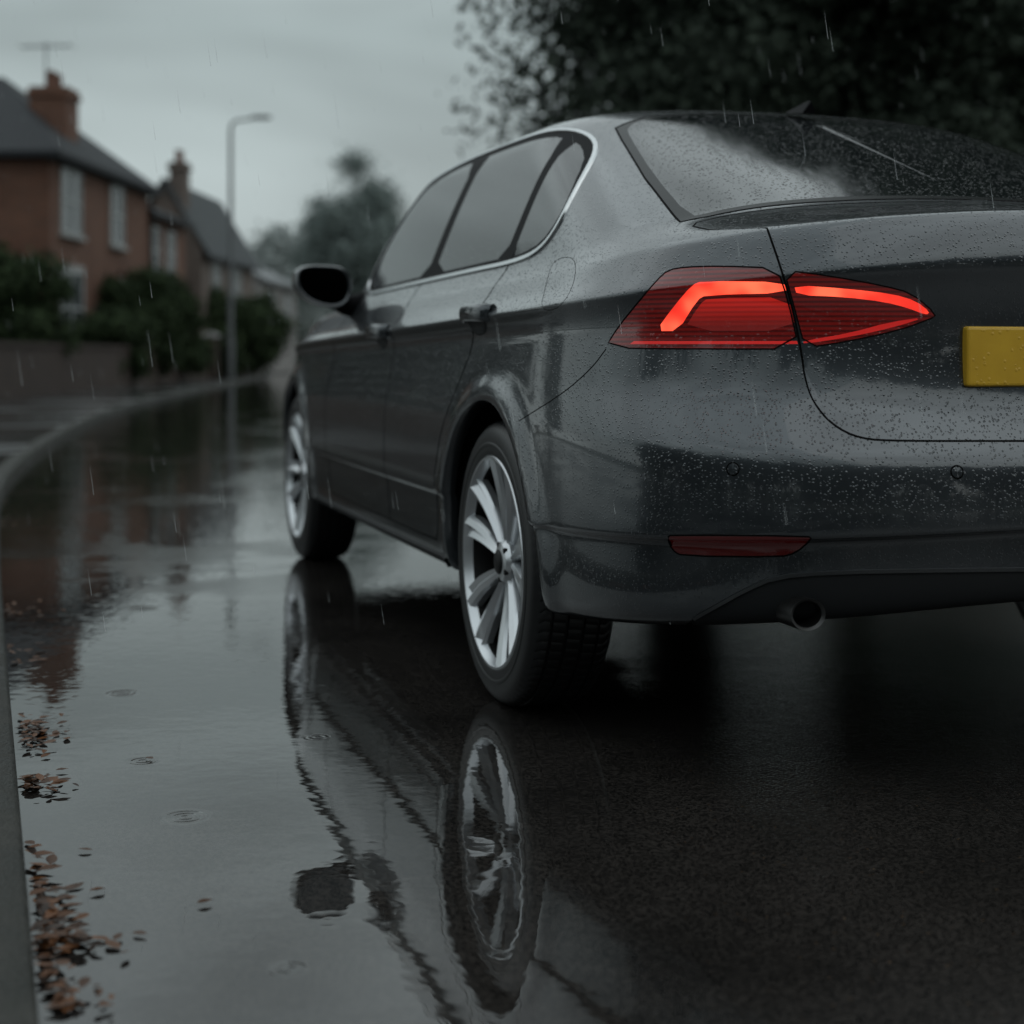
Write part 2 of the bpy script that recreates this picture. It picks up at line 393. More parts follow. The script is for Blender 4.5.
def panel(name,keys,mat,parent=None,merge=False,off=0,label=None):
    mask=np.isin(lab,[keys] if isinstance(keys,str) else keys); t=T[mask]
    if len(t)==0: return []
    ids=np.unique(t); mp=-np.ones(len(PV),int); mp[ids]=np.arange(len(ids)); t=mp[t]
    v=PV[ids]+PN[ids]*off; n=PN[ids]; lv=v.tolist(); ln=n.tolist(); lf=t[:,::-1].tolist()
    vr=(v*[-1,1,1]).tolist(); nr=(n*[-1,1,1]).tolist()
    def mk(vs,fs,ns,par):
        me=bpy.data.meshes.new(name); me.from_pydata(vs,[],fs); me.materials.append(mat)
        me.polygons.foreach_set('use_smooth',[True]*len(me.polygons)); me.update()
        me.normals_split_custom_set_from_vertices(ns)
        o=bpy.data.objects.new(name,me); COL.objects.link(o); o.parent=par
        if label: o['label']=label
        return o
    if merge:
        m2=[]
        for i,p in enumerate(v):
            if abs(p[0])<1e-6: m2.append(i)
            else: m2.append(len(lv)); lv.append(vr[i]); ln.append(nr[i])
        lf+= [[m2[a] for a in f[::-1]] for f in t[:,::-1].tolist()]
        return [mk(lv,lf,ln,parent or car)]
    pl,pr_=parent if isinstance(parent,(list,tuple)) else (parent or car,parent or car)
    return [mk(lv,lf,ln,pl),mk(vr,t.tolist(),nr,pr_)]
shell=panel('body_shell','body',M['paint'],merge=True)[0]
lid=panel('boot_lid',['lid'],M['paint'],merge=True)[0]
bump_=panel('rear_bumper',['bumper'],M['paint'],merge=True)[0]
panel('bonnet','bonnet',M['paint'],merge=True)
panel('diffuser','diffuser',M['matte'],parent=bump_,merge=True)
rg_=panel('rear_window','rearglass_in',M['rearglass'],merge=True)[0]
panel('window_border','rearglass',M['frit'],parent=rg_,merge=True)
panel('windscreen','windscreen',M['glass'],merge=True)
panel('grille','grille',M['matte'],merge=True)
panel('headlight','headlamp',M['clear'])
fd=panel('front_door','doorF',M['paint']); rd=panel('rear_door','doorR',M['paint'])
panel('fuel_flap','flap',M['paint'],parent=(shell,shell))
panel('pillar_trim','dlo',M['black'])
panel('side_window','pane_a',M['glass']); panel('side_window','pane_b',M['glass']); panel('quarter_window','pane_c',M['glass'])
panel('reflector','reflector',M['refl'],parent=(bump_,bump_))
tl=panel('tail_light','lampo',M['lens']); tl2=panel('tail_light','lampi',M['lens'])
panel('light_band','glowo',M['glow'],parent=tl); panel('light_band','glowi',M['glow'],parent=tl2)
panel('lamp_reflector','midglow',M['lens2'],parent=tl)
panel('light_strip','dimi',M['glowdim'],parent=tl2); panel('light_strip','dimo',M['glowdim'],parent=tl)

def ribbon(mb,uvs,w,h,closed=False,both=True):
    """strip of trim following a surface curve: box section w wide, h proud"""
    n=len(uvs); pp=[];nn=[]
    for u,v in uvs: pp.append(S(u,v)); nn.append(SN(u,v))
    keep=[0]
    for i in range(1,n):
        if np.linalg.norm(pp[i]-pp[keep[-1]])>.003: keep.append(i)
    pp=[pp[i] for i in keep]; nn=[nn[i] for i in keep]; n=len(pp); vs=[]
    for i in range(n):
        a=pp[i-1] if (i>0 or closed) else pp[0]; b=pp[(i+1)%n] if (i<n-1 or closed) else pp[-1]
        t=b-a; t/=np.linalg.norm(t)+1e-12; s=np.cross(nn[i],t); s/=np.linalg.norm(s)+1e-12
        c=pp[i]
        vs+= [c-s*w/2-nn[i]*.003,c-s*w*.36+nn[i]*h,c+s*w*.36+nn[i]*h,c+s*w/2-nn[i]*.003]
    fs=[]
    for i in range(n if closed else n-1):
        j=(i+1)%n
        for k in range(3): fs.append((i*4+k,i*4+k+1,j*4+k+1,j*4+k))
    if both!=-1: mb.add(vs,fs)
    if both: mb.add([(-p[0],p[1],p[2]) for p in vs],[f[::-1] for f in fs])
gp=MB(); g_=.0006
ribbon(gp,dside([(1.083,.33),(1.088,.7),(1.083,1.04)],False),.006,g_)
ribbon(gp,dside(doorR[3:],False),.006,g_)
ribbon(gp,dside(doorF[:4],False),.006,g_)
ribbon(gp,dside([(.52,.33),(1.3,.33),(2.06,.33)],False),.006,g_)
ribbon(gp,lid_edge,.0055,g_); ribbon(gp,bs,.003,g_)
ribbon(gp,reg['lampo'],.004,g_,True); ribbon(gp,reg['lampi'],.0035,g_,True)
ribbon(gp,reg['flap'],.0018,.0003,True)
ribbon(gp,[q for q in reg['bonnet'] if q[0]<NU-.5],.005,g_)
ribbon(gp,reg['reflector'],.004,g_,True)
ribbon(gp,[q for q in reg['rearglass'] if q[0]>.5],.006,.001)
gp.build('panel_gap',M['gap'],shell,smooth=True)
for sg in (0,-1):
    ch=MB(); ribbon(ch,reg['dlo'],.0155,.005,True,both=sg); ch.build('window_trim',M['chrome'],car,smooth=True,angle=60)
    rk=MB(); ribbon(rk,dside([(.40,.285),(1.4,.282),(2.4,.28)],False),.03,.006,both=sg); rk.build('sill_strip',M['matte'],shell,smooth=True)
dl=MB(); ribbon(dl,[q for q in reg['diffuser'] if q[0]>.5 and q[1]>1],.009,.005); dl.build('bumper_trim',M['trim'],bump_,smooth=True)
for (px,py) in ((733,469),(957,472)):
    u,v=pix(px,py); c=Vector(S(u,v)); n=Vector(SN(u,v)); a=n.cross(Vector((0,0,1))).normalized(); b_=n.cross(a)
    for sg in (1,-1):
        sn=MB(); vs=[]
        rings=((.0130,.0004),(.0115,.0012),(.0105,.0006),(.0098,.0015),(.0,.0022))
        for k in range(24):
            q=2*PI*k/24; dd=a*math.cos(q)+b_*math.sin(q)
            for rr,hh in rings:
                w=c+dd*rr+n*hh; vs.append((w.x*sg,w.y,w.z))
        nr_=len(rings)
        for t_ in range(nr_-1):
            sn.f+= [(nr_*k+t_,nr_*((k+1)%24)+t_,nr_*((k+1)%24)+t_+1,nr_*k+t_+1) for k in range(24)]; sn.m+=[0 if t_<2 else 1]*24
        sn.v=vs; sn.build('parking_sensor',[M['gap'],M['paint']],bump_,smooth=True)
# number plate, just proud of the lid
pc=S(*rear(.18,.82)); pl=MB(); a0=pc[1]-.006
pl.box(-.280,.280,a0-.006,a0+.03,.765,.877); pb=pl.build('number_plate',M['plate'],car)
bv=pb.modifiers.new('b','BEVEL'); bv.width=.006; bv.segments=3
# exhaust
ex=MB(); c=Vector((-.585,-1.0,.352)); prof=[(0,.026),(-.002,.029),(.01,.030),(.20,.029),(.20,.024),(.002,.024)]
vs=[];n=len(prof)
for k in range(32):
    q=2*PI*k/32
    for (y,r) in prof: vs.append((c.x+r*1.2*math.cos(q),c.y+y,c.z+r*math.sin(q)))
ex.add(vs,[(k*n+i,((k+1)%32)*n+i,((k+1)%32)*n+(i+1)%n,k*n+(i+1)%n) for k in range(32) for i in range(n)])
ex.build('exhaust_tip',M['steel'],car,smooth=True)
# fin antenna
fa=MB(); zc=1.463
fa.add([(-.02,.22,zc+.002),(.02,.22,zc+.002),(-.020,.12,zc-.012),(.020,.12,zc-.012),(0,.110,zc+.018),(0,.128,zc+.022),(0,.235,zc+.010)],
       [(0,6,5,2),(1,3,5,6),(2,5,4),(3,4,5),(2,4,3),(0,2,3,1),(0,1,6)])
fa.build('roof_aerial',M['black'],car,smooth=True,angle=60)
def handle(a,z,par,sg):
    u,v=side(a,z); p=Vector(S(u,v)); h=MB(); x=p.x
    pts_=[(x+.008,a-.108,z),(x-.012,a-.100,z),(x-.021,a-.06,z+.002),(x-.024,a+.0,z+.004),(x-.022,a+.06,z+.003),(x-.014,a+.09,z),(x+.008,a+.1,z)]
    vs=[];fs=[]
    sec=[(-.8,-.8),(.1,-1.1),(.8,-.5),(.8,.4),(.2,1),(-.8,.9)]
    for (X,Y,Zz) in pts_:
        for (sx,sz) in sec: vs.append(((X-sx*.012)*sg,Y,Zz+sz*.023))
    n=6
    for i in range(len(pts_)-1):
        for k in range(n): fs.append((i*n+k,i*n+(k+1)%n,(i+1)*n+(k+1)%n,(i+1)*n+k))
    if sg<0: fs=[f[::-1] for f in fs]
    h.add(vs,fs); o=h.build('handle',M['paint'],par,smooth=True,angle=70)
    s_=o.modifiers.new('s','SUBSURF'); s_.levels=s_.render_levels=2
    c=MB(); vs=[None]
    for k in range(28):
        q=2*PI*k/28; hh=side(a+.075*math.cos(q),z-.014+.040*math.sin(q)); w=S(*hh)+SN(*hh)*.0012; vs.append((w[0]*sg,w[1],w[2]))
    hh=side(a,z-.014); w=S(*hh)+SN(*hh)*.0012; vs[0]=(w[0]*sg,w[1],w[2])
    c.add(vs,[(0,1+k,1+(k+1)%28) for k in range(28)]); c.build('handle_recess',M['matte'],par,smooth=True)
for i,sg in enumerate((1,-1)):
    handle(.15,.925,rd[i],sg); handle(1.245,.895,fd[i],sg)
def mirror(sg):
    m=MB(); cx_,cy_,cz_=-.942,1.99,1.068
    nu=32; secs=[(-.050,.86),(-.058,.90),(-.060,.95),(-.052,1.0),(-.02,1.03),(.03,1.0),(.08,.86),(.115,.6),(.13,.25)]
    def sec(k):
        q=2*PI*k/nu; return math.copysign(abs(math.cos(q))**.75,math.cos(q)),math.copysign(abs(math.sin(q))**.8,math.sin(q))
    def pt(k,s_,dy):
        cxx,szz=sec(k); tap=1-.22*(-cxx*.5+.5)
        return ((cx_+.096*s_*cxx)*sg,cy_+dy-.02*cxx,cz_+.080*s_*szz*tap+.010*cxx*cxx-.012*cxx)
    vs=[];fs=[]
    for (dy,s_) in secs:
        for k in range(nu): vs.append(pt(k,s_,dy))
    for i in range(len(secs)-1):
        for k in range(nu):
            f=(i*nu+k,i*nu+(k+1)%nu,(i+1)*nu+(k+1)%nu,(i+1)*nu+k); fs.append(f if sg>0 else f[::-1])
    fs.append(tuple((len(secs)-1)*nu+k for k in range(nu)))
    m.add(vs,fs); o=m.build('wing_mirror',M['paint'],car,smooth=True,angle=50)
    g2=MB(); g2.add([pt(k,.865,-.051) for k in range(nu)],[tuple(range(nu))]); g2.build('mirror_glass',M['mirror'],o)
    s2=MB(); s2.tube([(-.90*sg,2.0,1.018),(-.86*sg,2.0,1.0),(-.79*sg,2.0,1.0)],[.026,.034,.05],14); s2.build('mirror_arm',M['black'],o,smooth=True)
mirror(1); mirror(-1)
for ac in (0,WB):
    for sg in (1,-1):
        lp=MB(); vs=[];fs=[]
        arc=[S(*h) for h in arcs[0 if ac==0 else 1]]
        for p in arc:
            r=np.array([0,p[1]-ac,p[2]-WR]); r/=np.linalg.norm(r)
            for (dx,dr) in ((-.0005,0),(.012,-.006),(.035,-.004),(.036,.03),(.33,.03)):
                q=p+r*dr; vs.append(((p[0]+dx)*sg,q[1],q[2]))
        for i in range(len(arc)-1):
            for k in range(4):
                f=(i*5+k,i*5+k+1,(i+1)*5+k+1,(i+1)*5+k); fs.append(f if sg>0 else f[::-1])
        lp.add(vs,fs); lp.m=[0 if (i%4)<2 else 1 for i in range(len(fs))]
        lp.cur=1; cvs=[((-.55)*sg,ac+.42*math.cos(2*PI*k/60),max(.36,WR+.42*math.sin(2*PI*k/60))) for k in range(60)]
        lp.add(cvs,[tuple(range(60))])
        lp.build('wheel_arch',[M['paint'],M['dark']],shell,smooth=True)
ub=MB(); ub.box(-.54,.54,-.2,3.35,.25,.28); ub.box(-.80,.80,.42,2.42,.235,.249); ub.box(-.535,.535,-.88,-.203,.375,.40); ub.box(-.76,.76,-.80,-.46,.402,.42)
ub.build('underbody',M['dark'],car)
def make_wheel(x,y,rz,spin):
    k_=1.075
    sp=MB(); sp.lathe_x([(x_,r_*k_) for x_,r_ in [(.006,.236),(.0,.232),(.0,.227),(.010,.222),(.022,.218)]],96)
    sp.cur=1; sp.lathe_x([(.022,.218*k_),(.10,.212*k_),(.18,.212*k_)],96); sp.cur=0
    sp.lathe_x([(.020,.0),(.020,.030),(.024,.044),(.036,.052),(.06,.054)],48)
    for k in range(5):
        for s_ in (-1,1):
            base=2*PI*k/5+spin
            ns=13; vs=[]
            for i in range(ns):
                t=i/(ns-1); r=.036+t*.208
                ang=base+s_*(R(13)*(1-t)+R(14.5)*t**.7)+R(4)*math.sin(PI*t*.9)
                w=.0105+.0205*t**.9; x0=.036-.034*t**1.5-.002*math.sin(PI*t)
                er=(math.cos(ang),math.sin(ang)); et=(-er[1],er[0])
                for (q,dx) in ((-1,.030),(-1,.012),(-.80,0.003),(-.25*s_,-.002),(.30*s_,.010),(.82,0.004),(1,.013),(1,.030)) if s_>0 else ((-1,.030),(-1,.013),(-.82,.004),(-.30,.010),(.25,-.002),(.80,.003),(1,.012),(1,.030)):
                    vs.append((x0+dx,er[0]*r+et[0]*w*q,er[1]*r+et[1]*w*q))
            fs=[(i*8+k2,i*8+k2+1,(i+1)*8+k2+1,(i+1)*8+k2) for i in range(ns-1) for k2 in range(7)]
            sp.add(vs,fs)
    w=sp.build('wheel',[M['alloy'],M['disc']],car,smooth=True,angle=24); w.location=(x,y,WR); w.rotation_euler=(0,0,rz)
    cp_=MB(); cp_.lathe_x([(.014,0.0),(.014,.024),(.018,.029),(.03,.030)],32); cp_.build('hub_cap',M['disc'],w,smooth=True)
    for k in range(5):
        bo=MB(); q=2*PI*(k+.5)/5+spin; bo.tube([(.022,.042*math.cos(q),.042*math.sin(q)),(.05,.042*math.cos(q),.042*math.sin(q))],.007,8)
        bo.build('wheel_bolt',M['disc'],w,smooth=True)
    dk=MB(); dk.lathe_x([(.085,.0),(.085,.16),(.10,.16),(.10,.0)],48); dk.build('brake_disc',M['disc'],w,smooth=True)
    dk=MB(); dk.lathe_x([(.13,.0),(.13,.225)],48); dk.build('wheel_back',M['dark'],w)
    prof=[(.03,.222),(.012,.232),(.002,.240),(.000,.250),(.000,.262),(-.002,.266),(-.002,.272),(.0,.276),(.0,.292),(.004,.306),(.010,.317),(.020,.327),(.033,.3325),(.046,.3345),
          (.048,.3290),(.053,.3290),(.055,.3350),(.085,.3355),(.087,.3295),(.093,.3295),(.095,.3358),(.128,.3358),(.130,.3295),(.136,.3295),(.138,.3355),(.168,.3350),(.170,.3290),(.175,.3290),(.177,.3345),
          (.192,.3325),(.205,.327),(.215,.317),(.221,.306),(.225,.29),(.225,.26),(.213,.235),(.195,.222)]
    prof=[(xx*.90,r if r>.32 else .32-(.32-r)*.83) for xx,r in prof]
    nseg=420; vs=[];n=len(prof)
    for k in range(nseg):
        for i,(xx,r) in enumerate(prof):
            q=2*PI*k/nseg
            if 11<=i<=13 or 28<=i<=30:
                if k%5==0: r-=.0022
            elif r>.334 and (k+ (2 if (i//4)%2 else 0))%5==0: r-=.0018
            q2=q+(xx-.1)*.35 if r>.327 else q
            vs.append((xx,r*math.cos(q2),r*math.sin(q2)))
    ty=MB(); ty.add(vs,[(k*n+i,((k+1)%nseg)*n+i,((k+1)%nseg)*n+i+1,k*n+i+1) for k in range(nseg) for i in range(n-1)])
    ty.build('tyre',M['rubber'],w,smooth=True,angle=28)
make_wheel(-.895,0,0,R(90+10)); make_wheel(-.895,WB,0,R(60)); make_wheel(.895,0,PI,R(30)); make_wheel(.895,WB,PI,R(80))

# ------------------------------------------------------------------ SETTING
def noise_mat(name,c1,c2,scale,rough=.8,bd=0,detail=4):
    m,nt,b=newmat(name); co=objco(nt); f=noise(nt,co,scale,detail,.6)
    L(nt,mixc(nt,mapr(nt,f,.3,.7,0,1),c1,c2),b.inputs['Base Color']); b.inputs['Roughness'].default_value=rough
    if bd: L(nt,bump(nt,f,bd),b.inputs['Normal'])
    return m
# wet road
m,nt,b=newmat('wet asphalt'); M['road']=m; co=objco(nt)
pm=mapr(nt,noise(nt,co,.55,3,.6,.4),.42,.60,0,.6)            # 0 standing water, 1 bare wet asphalt
sx=N(nt,'ShaderNodeSeparateXYZ'); L(nt,co,sx.inputs[0])
near=mapr(nt,math_(nt,'ADD',sx.outputs[0],math_(nt,'MULTIPLY',sx.outputs[1],.10)),.36,.85,-.6,.8)
pm=math_(nt,'ADD',pm,near,clamp=True)
# thin film between the puddles farther up the road
pm=math_(nt,'MAXIMUM',pm,math_(nt,'MULTIPLY',mapr(nt,noise(nt,co,.9,3,.6,.6),.46,.60,0,.5),mapr(nt,sx.outputs[1],3.4,6,0,1)))
grain=noise(nt,co,240,2,.7)
vo=N(nt,'ShaderNodeTexVoronoi'); vo.inputs['Scale'].default_value=150; L(nt,co,vo.inputs['Vector'])
stone=math_(nt,'ADD',math_(nt,'MULTIPLY',vo.outputs['Distance'],.8),grain)
colr=mixc(nt,mapr(nt,stone,.6,1.15,0,1),(.004,.004,.004),(.036,.032,.029))
colr=mixc(nt,mapr(nt,noise(nt,co,1.3,4,.65),.35,.7,0,.6),colr,(.005,.005,.005))
vs_=N(nt,'ShaderNodeSeparateColor'); L(nt,vo.outputs['Color'],vs_.inputs[0])
colr=mixc(nt,math_(nt,'MULTIPLY',math_(nt,'MULTIPLY',math_(nt,'GREATER_THAN',vs_.outputs[0],.985),math_(nt,'LESS_THAN',vo.outputs['Distance'],.30)),pm),colr,(.11,.07,.04))
L(nt,colr,b.inputs['Base Color'])
L(nt,mapr(nt,pm,0,1,.010,.075),b.inputs['Roughness']); b.inputs['IOR'].default_value=1.62
rg=None
for (x,y,r0) in ((-.583,2.854,.055),(-.95,3.9,.05),(-.3,2.15,.035),(-.75,3.25,.04),(-1.2,5.2,.06),(-.42,3.45,.035)):
    vm=N(nt,'ShaderNodeVectorMath',operation='DISTANCE'); L(nt,co,vm.inputs[0]); vm.inputs[1].default_value=(x,y,0)
    dd=vm.outputs['Value']; ww=math_(nt,'MULTIPLY',math_(nt,'SINE',math_(nt,'MULTIPLY',dd,420.0)),mapr(nt,dd,r0*.6,r0,1,0))
    rg=ww if rg is None else math_(nt,'ADD',rg,ww)
far=mapr(nt,sx.outputs[1],3,8,1,4.2)
hh=math_(nt,'ADD',math_(nt,'MULTIPLY',noise(nt,co,6,2,.5),.0006),math_(nt,'MULTIPLY',math_(nt,'MULTIPLY',noise(nt,co,26,1,.5),far),.00022))
hh=math_(nt,'ADD',hh,math_(nt,'MULTIPLY',rg,.0003))
hh=math_(nt,'ADD',hh,math_(nt,'MULTIPLY',math_(nt,'MULTIPLY',stone,mapr(nt,pm,.1,1,0.0,.45)),.0011))
L(nt,bump(nt,hh,1.0),b.inputs['Normal'])
m,nt,b=newmat('wet paving'); M['pave']=m; co=objco(nt)
f=noise(nt,co,1.5,4,.6); L(nt,mixc(nt,f,(.012,.013,.014),(.032,.034,.034)),b.inputs['Base Color'])
L(nt,mapr(nt,noise(nt,co,.5,2),.4,.6,.05,.3),b.inputs['Roughness']); L(nt,bump(nt,noise(nt,co,20,2),.002,.8),b.inputs['Normal'])
m,nt,b=newmat('wet kerb stone'); M['kerb']=m; co=objco(nt)
f=noise(nt,co,9,4,.7); f2=noise(nt,co,140,2,.7)
L(nt,mixc(nt,f2,mixc(nt,mapr(nt,f,.35,.65,0,1),(.008,.010,.008),(.075,.075,.07)),(.045,.045,.04)),b.inputs['Base Color']); b.inputs['Specular IOR Level'].default_value=.2
L(nt,mapr(nt,f,.35,.6,.45,.85),b.inputs['Roughness']); L(nt,bump(nt,f2,.006,.9),b.inputs['Normal'])
M['grass']=noise_mat('wet grass',(.02,.03,.014),(.05,.06,.03),3,.8,.02)
M['soil']=noise_mat('ground',(.03,.032,.026),(.05,.055,.04),.5,.9)
def foliage(name,c1,c2):
    m,nt,b=newmat(name); g=N(nt,'ShaderNodeNewGeometry')
    L(nt,mixc(nt,g.outputs['Random Per Island'],c1,c2),b.inputs['Base Color']); b.inputs['Roughness'].default_value=.9; b.inputs['Specular IOR Level'].default_value=.2
    return m
M['leafd']=foliage('dark wet leaves',(.030,.040,.030),(.043,.057,.042))  # greens lifted slightly to stand for fog
M['leafw']=foliage('dark woodland leaves',(.020,.027,.022),(.034,.044,.036))
M['leafm']=foliage('hedge leaves',(.016,.028,.013),(.048,.072,.032))
M['leafh']=foliage('haze-tinted leaves',(.145,.178,.168),(.18,.215,.205))  # haze painted in: leaf colour paled to stand for mist
M['leafhh']=foliage('far haze-tinted leaves',(.26,.29,.285),(.33,.36,.35))  # farther foliage, with still more haze in the base colour
M['bark']=noise_mat('bark',(.02,.017,.014),(.05,.043,.035),8,.9,.01)
M['barkh']=noise_mat('haze-tinted bark',(.10,.10,.095),(.15,.15,.14),8,.9)  # bark paled too, haze put into its colour
def brick(name,c1,c2,mort):
    m,nt,b=newmat(name); co=objco(nt)
    sp=N(nt,'ShaderNodeSeparateXYZ'); L(nt,co,sp.inputs[0]); cb=N(nt,'ShaderNodeCombineXYZ')
    L(nt,math_(nt,'ADD',sp.outputs[0],sp.outputs[1]),cb.inputs[0]); L(nt,sp.outputs[2],cb.inputs[1])
    t=N(nt,'ShaderNodeTexBrick'); L(nt,cb.outputs[0],t.inputs['Vector']); t.inputs['Scale'].default_value=1
    t.inputs['Brick Width'].default_value=.225; t.inputs['Row Height'].default_value=.075; t.inputs['Mortar Size'].default_value=.008
    t.inputs['Color1'].default_value=(*c1,1); t.inputs['Color2'].default_value=(*c2,1); t.inputs['Mortar'].default_value=(*mort,1)
    f=noise(nt,co,.7,4,.7); L(nt,mixc(nt,mapr(nt,f,.32,.72,0,.65),t.outputs['Color'],tuple(x*.45 for x in c1)),b.inputs['Base Color'])
    b.inputs['Roughness'].default_value=.85; return m
M['brick']=brick('red brick',(.185,.078,.045),(.130,.060,.038),(.11,.09,.075))
M['brick2']=brick('haze-tinted brown brick',(.155,.12,.10),(.135,.105,.09),(.15,.13,.12))  # brick tone faded as painted haze
M['brick3']=brick('pale haze-tinted brick',(.26,.245,.235),(.24,.23,.22),(.22,.21,.205))  # farthest house: stronger haze mixed into the brick colour
M['brickw']=brick('dark wet brick',(.060,.035,.025),(.045,.027,.021),(.04,.035,.03))
def slate(name,c1,c2):
    m,nt,b=newmat(name); co=objco(nt); f=noise(nt,co,6,3,.7); wv=N(nt,'ShaderNodeTexWave'); wv.bands_direction='Z'; wv.inputs['Scale'].default_value=3.2; wv.inputs['Distortion'].default_value=.3; L(nt,co,wv.inputs['Vector'])
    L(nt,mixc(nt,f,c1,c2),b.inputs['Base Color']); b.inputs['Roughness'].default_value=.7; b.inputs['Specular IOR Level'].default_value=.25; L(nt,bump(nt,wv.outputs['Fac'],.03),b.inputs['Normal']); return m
M['slate']=slate('wet slate',(.014,.016,.019),(.030,.034,.038)); M['slate2']=slate('haze-tinted slate',(.05,.056,.06),(.07,.077,.081)); M['slate3']=slate('haze-paled slate',(.17,.18,.185),(.21,.22,.225))  # the two lighter slates carry painted haze in their colours
M['white']=pmat('white painted frame',(.36,.38,.38),.5); M['stone']=noise_mat('stone lintel',(.24,.24,.235),(.34,.34,.33),4,.7)
M['pane']=pmat('window pane',(.08,.09,.095),.08,0,1.6); M['pot']=pmat('clay pot',(.13,.06,.04),.8)
M['door']=pmat('dark door paint',(.03,.035,.05),.4); M['galv']=pmat('haze-lightened lamp metal',(.08,.088,.092),.6,.1)  # lamp grey lightened to stand for haze

def cha(p,k=3):
    return [Vector((*q,0)) for q in chaikin([tuple(x) for x in p],False,k)]
kl=cha([(2.6,-8),(.07,0),(-.584,1.971),(-1.2,3.82),(-2.06,6.43),(-3.2,9.99),(-4.23,14.65),(-5.39,20.9),(-6.35,28.05),(-7.35,37.7),(-8.3,48.8),(-10.06,69.4),(-13.2,85),(-20,105),(-42,130)])
def offs(pl,d):
    r=[]
    for i,p in enumerate(pl):
        t=(pl[min(i+1,len(pl)-1)]-pl[max(i-1,0)]).normalized(); r.append(p+Vector((t.y,-t.x,0))*d)
    return r
def strip(name,a,b,za,zb,mat):
    mb=MB(); n=len(a); vs=[(p.x,p.y,za) for p in a]+[(p.x,p.y,zb) for p in b]
    mb.add(vs,[(i,n+i,n+i+1,i+1) for i in range(n-1)]); o=mb.build(name,mat); return tag(o,kind='structure')
gr=MB(); gr.add([(-600,-600,-.03),(600,-600,-.03),(600,600,-.03),(-600,600,-.03)],[(0,1,2,3)]); tag(gr.build('ground',M['soil']),kind='structure')
kr=offs(kl,8.5)
strip('road',offs(kl,-.05),offs(kl,8.55),0,0,M['road'])
strip('pavement',offs(kl,-24),offs(kl,-.10),.056,.056,M['pave'])
strip('grass_verge',offs(kl,8.62),offs(kl,60),.05,.05,M['grass'])
def kerb(pl,s,name):
    mb=MB(); prof=[(0,-.02),(.003,.055),(.012,.066),(.095,.070),(.108,.068),(.108,-.02)]
    n=len(prof); vs=[]
    ps=[offs(pl,-s*x) for x,_ in prof]
    for i in range(len(pl)):
        for k,(x,z) in enumerate(prof): vs.append((ps[k][i].x,ps[k][i].y,z))
    fs=[]
    for i in range(len(pl)-1):
        for k in range(n-1):
            f=(i*n+k,i*n+k+1,(i+1)*n+k+1,(i+1)*n+k); fs.append(f if s<0 else f[::-1])
    mb.add(vs,fs); tag(mb.build(name,M['kerb'],smooth=True,angle=50),kind='structure')
kerb(kl,1,'kerb'); kerb(kr,-1,'kerb')

# low brick garden wall
wl=cha([(-6.6,12),(-8.8,27.5),(-9.5,38),(-9.75,46),(-9.95,52.5)],2)
mb=MB(); wo=offs(wl,-.24)
def prism(mb,a,b,z0,z1):
    n=len(a); vs=[(v.x,v.y,z) for i in range(n) for (v,z) in ((a[i],z0),(a[i],z1),(b[i],z1),(b[i],z0))]
    fs=[(i*4+k,i*4+(k+1)%4,(i+1)*4+(k+1)%4,(i+1)*4+k) for i in range(n-1) for k in range(4)]+[(0,3,2,1),tuple((n-1)*4+k for k in range(4))]
    mb.add(vs,fs)
prism(mb,wl,wo,.03,.98); wall=mb.build('garden_wall',M['brickw']); tag(wall,'low dark brick garden wall running beside the pavement','wall')
mb=MB(); prism(mb,offs(wl,.04),offs(wl,-.28),.982,1.06); mb.build('coping',M['brickw'],wall)
gpz=empty('gate_pillar',(-9.95,52.9,.05)); tag(gpz,'square brick gate pillar at the far end of the garden wall','pillar')
mb=MB(); mb.box(-.22,.22,-.22,.22,0,1.35); mb.build('pillar_shaft',M['brickw'],gpz)
mb=MB(); mb.add([(-.28,-.28,1.352),(.28,-.28,1.352),(.28,.28,1.352),(-.28,.28,1.352),(-.28,-.28,1.43),(.28,-.28,1.43),(.28,.28,1.43),(-.28,.28,1.43),(0,0,1.55)],[(0,1,5,4),(1,2,6,5),(2,3,7,6),(3,0,4,7),(4,5,8),(5,6,8),(6,7,8),(7,4,8)]); mb.build('cap_stone',M['stone'],gpz)

# houses: local +y along the street front, front wall at x=0, house body towards -x
def window(root,y0,y1,z0,z1,lintel=True):
    w=MB(); t=.06
    for (a,b_,c,d_) in ((y0,y1,z0,z0+t),(y0,y1,z1-t,z1),(y0,y0+t,z0+t,z1-t),(y1-t,y1,z0+t,z1-t),(y0+t,y1-t,(z0+z1)/2-.03,(z0+z1)/2+.03),((y0+y1)/2-.02,(y0+y1)/2+.02,z0+t,(z0+z1)/2-.03),((y0+y1)/2-.02,(y0+y1)/2+.02,(z0+z1)/2+.03,z1-t)):
        w.box(.003,.055,a,b_,c,d_)
    o=w.build('window',M['white'],root)
    g=MB(); g.add([(.02,y0+t,z0+t),(.02,y1-t,z0+t),(.02,y1-t,z1-t),(.02,y0+t,z1-t)],[(0,1,2,3)]); g.build('pane',M['pane'],o)
    s=MB(); s.box(.003,.14,y0-.1,y1+.1,z0-.11,z0-.003); s.build('sill',M['stone'],o)
    if lintel: s=MB(); s.box(.003,.03,y0-.12,y1+.12,z1+.003,z1+.16); s.build('lintel',M['stone'] if lintel==2 else M['brickw'],o)
    return o
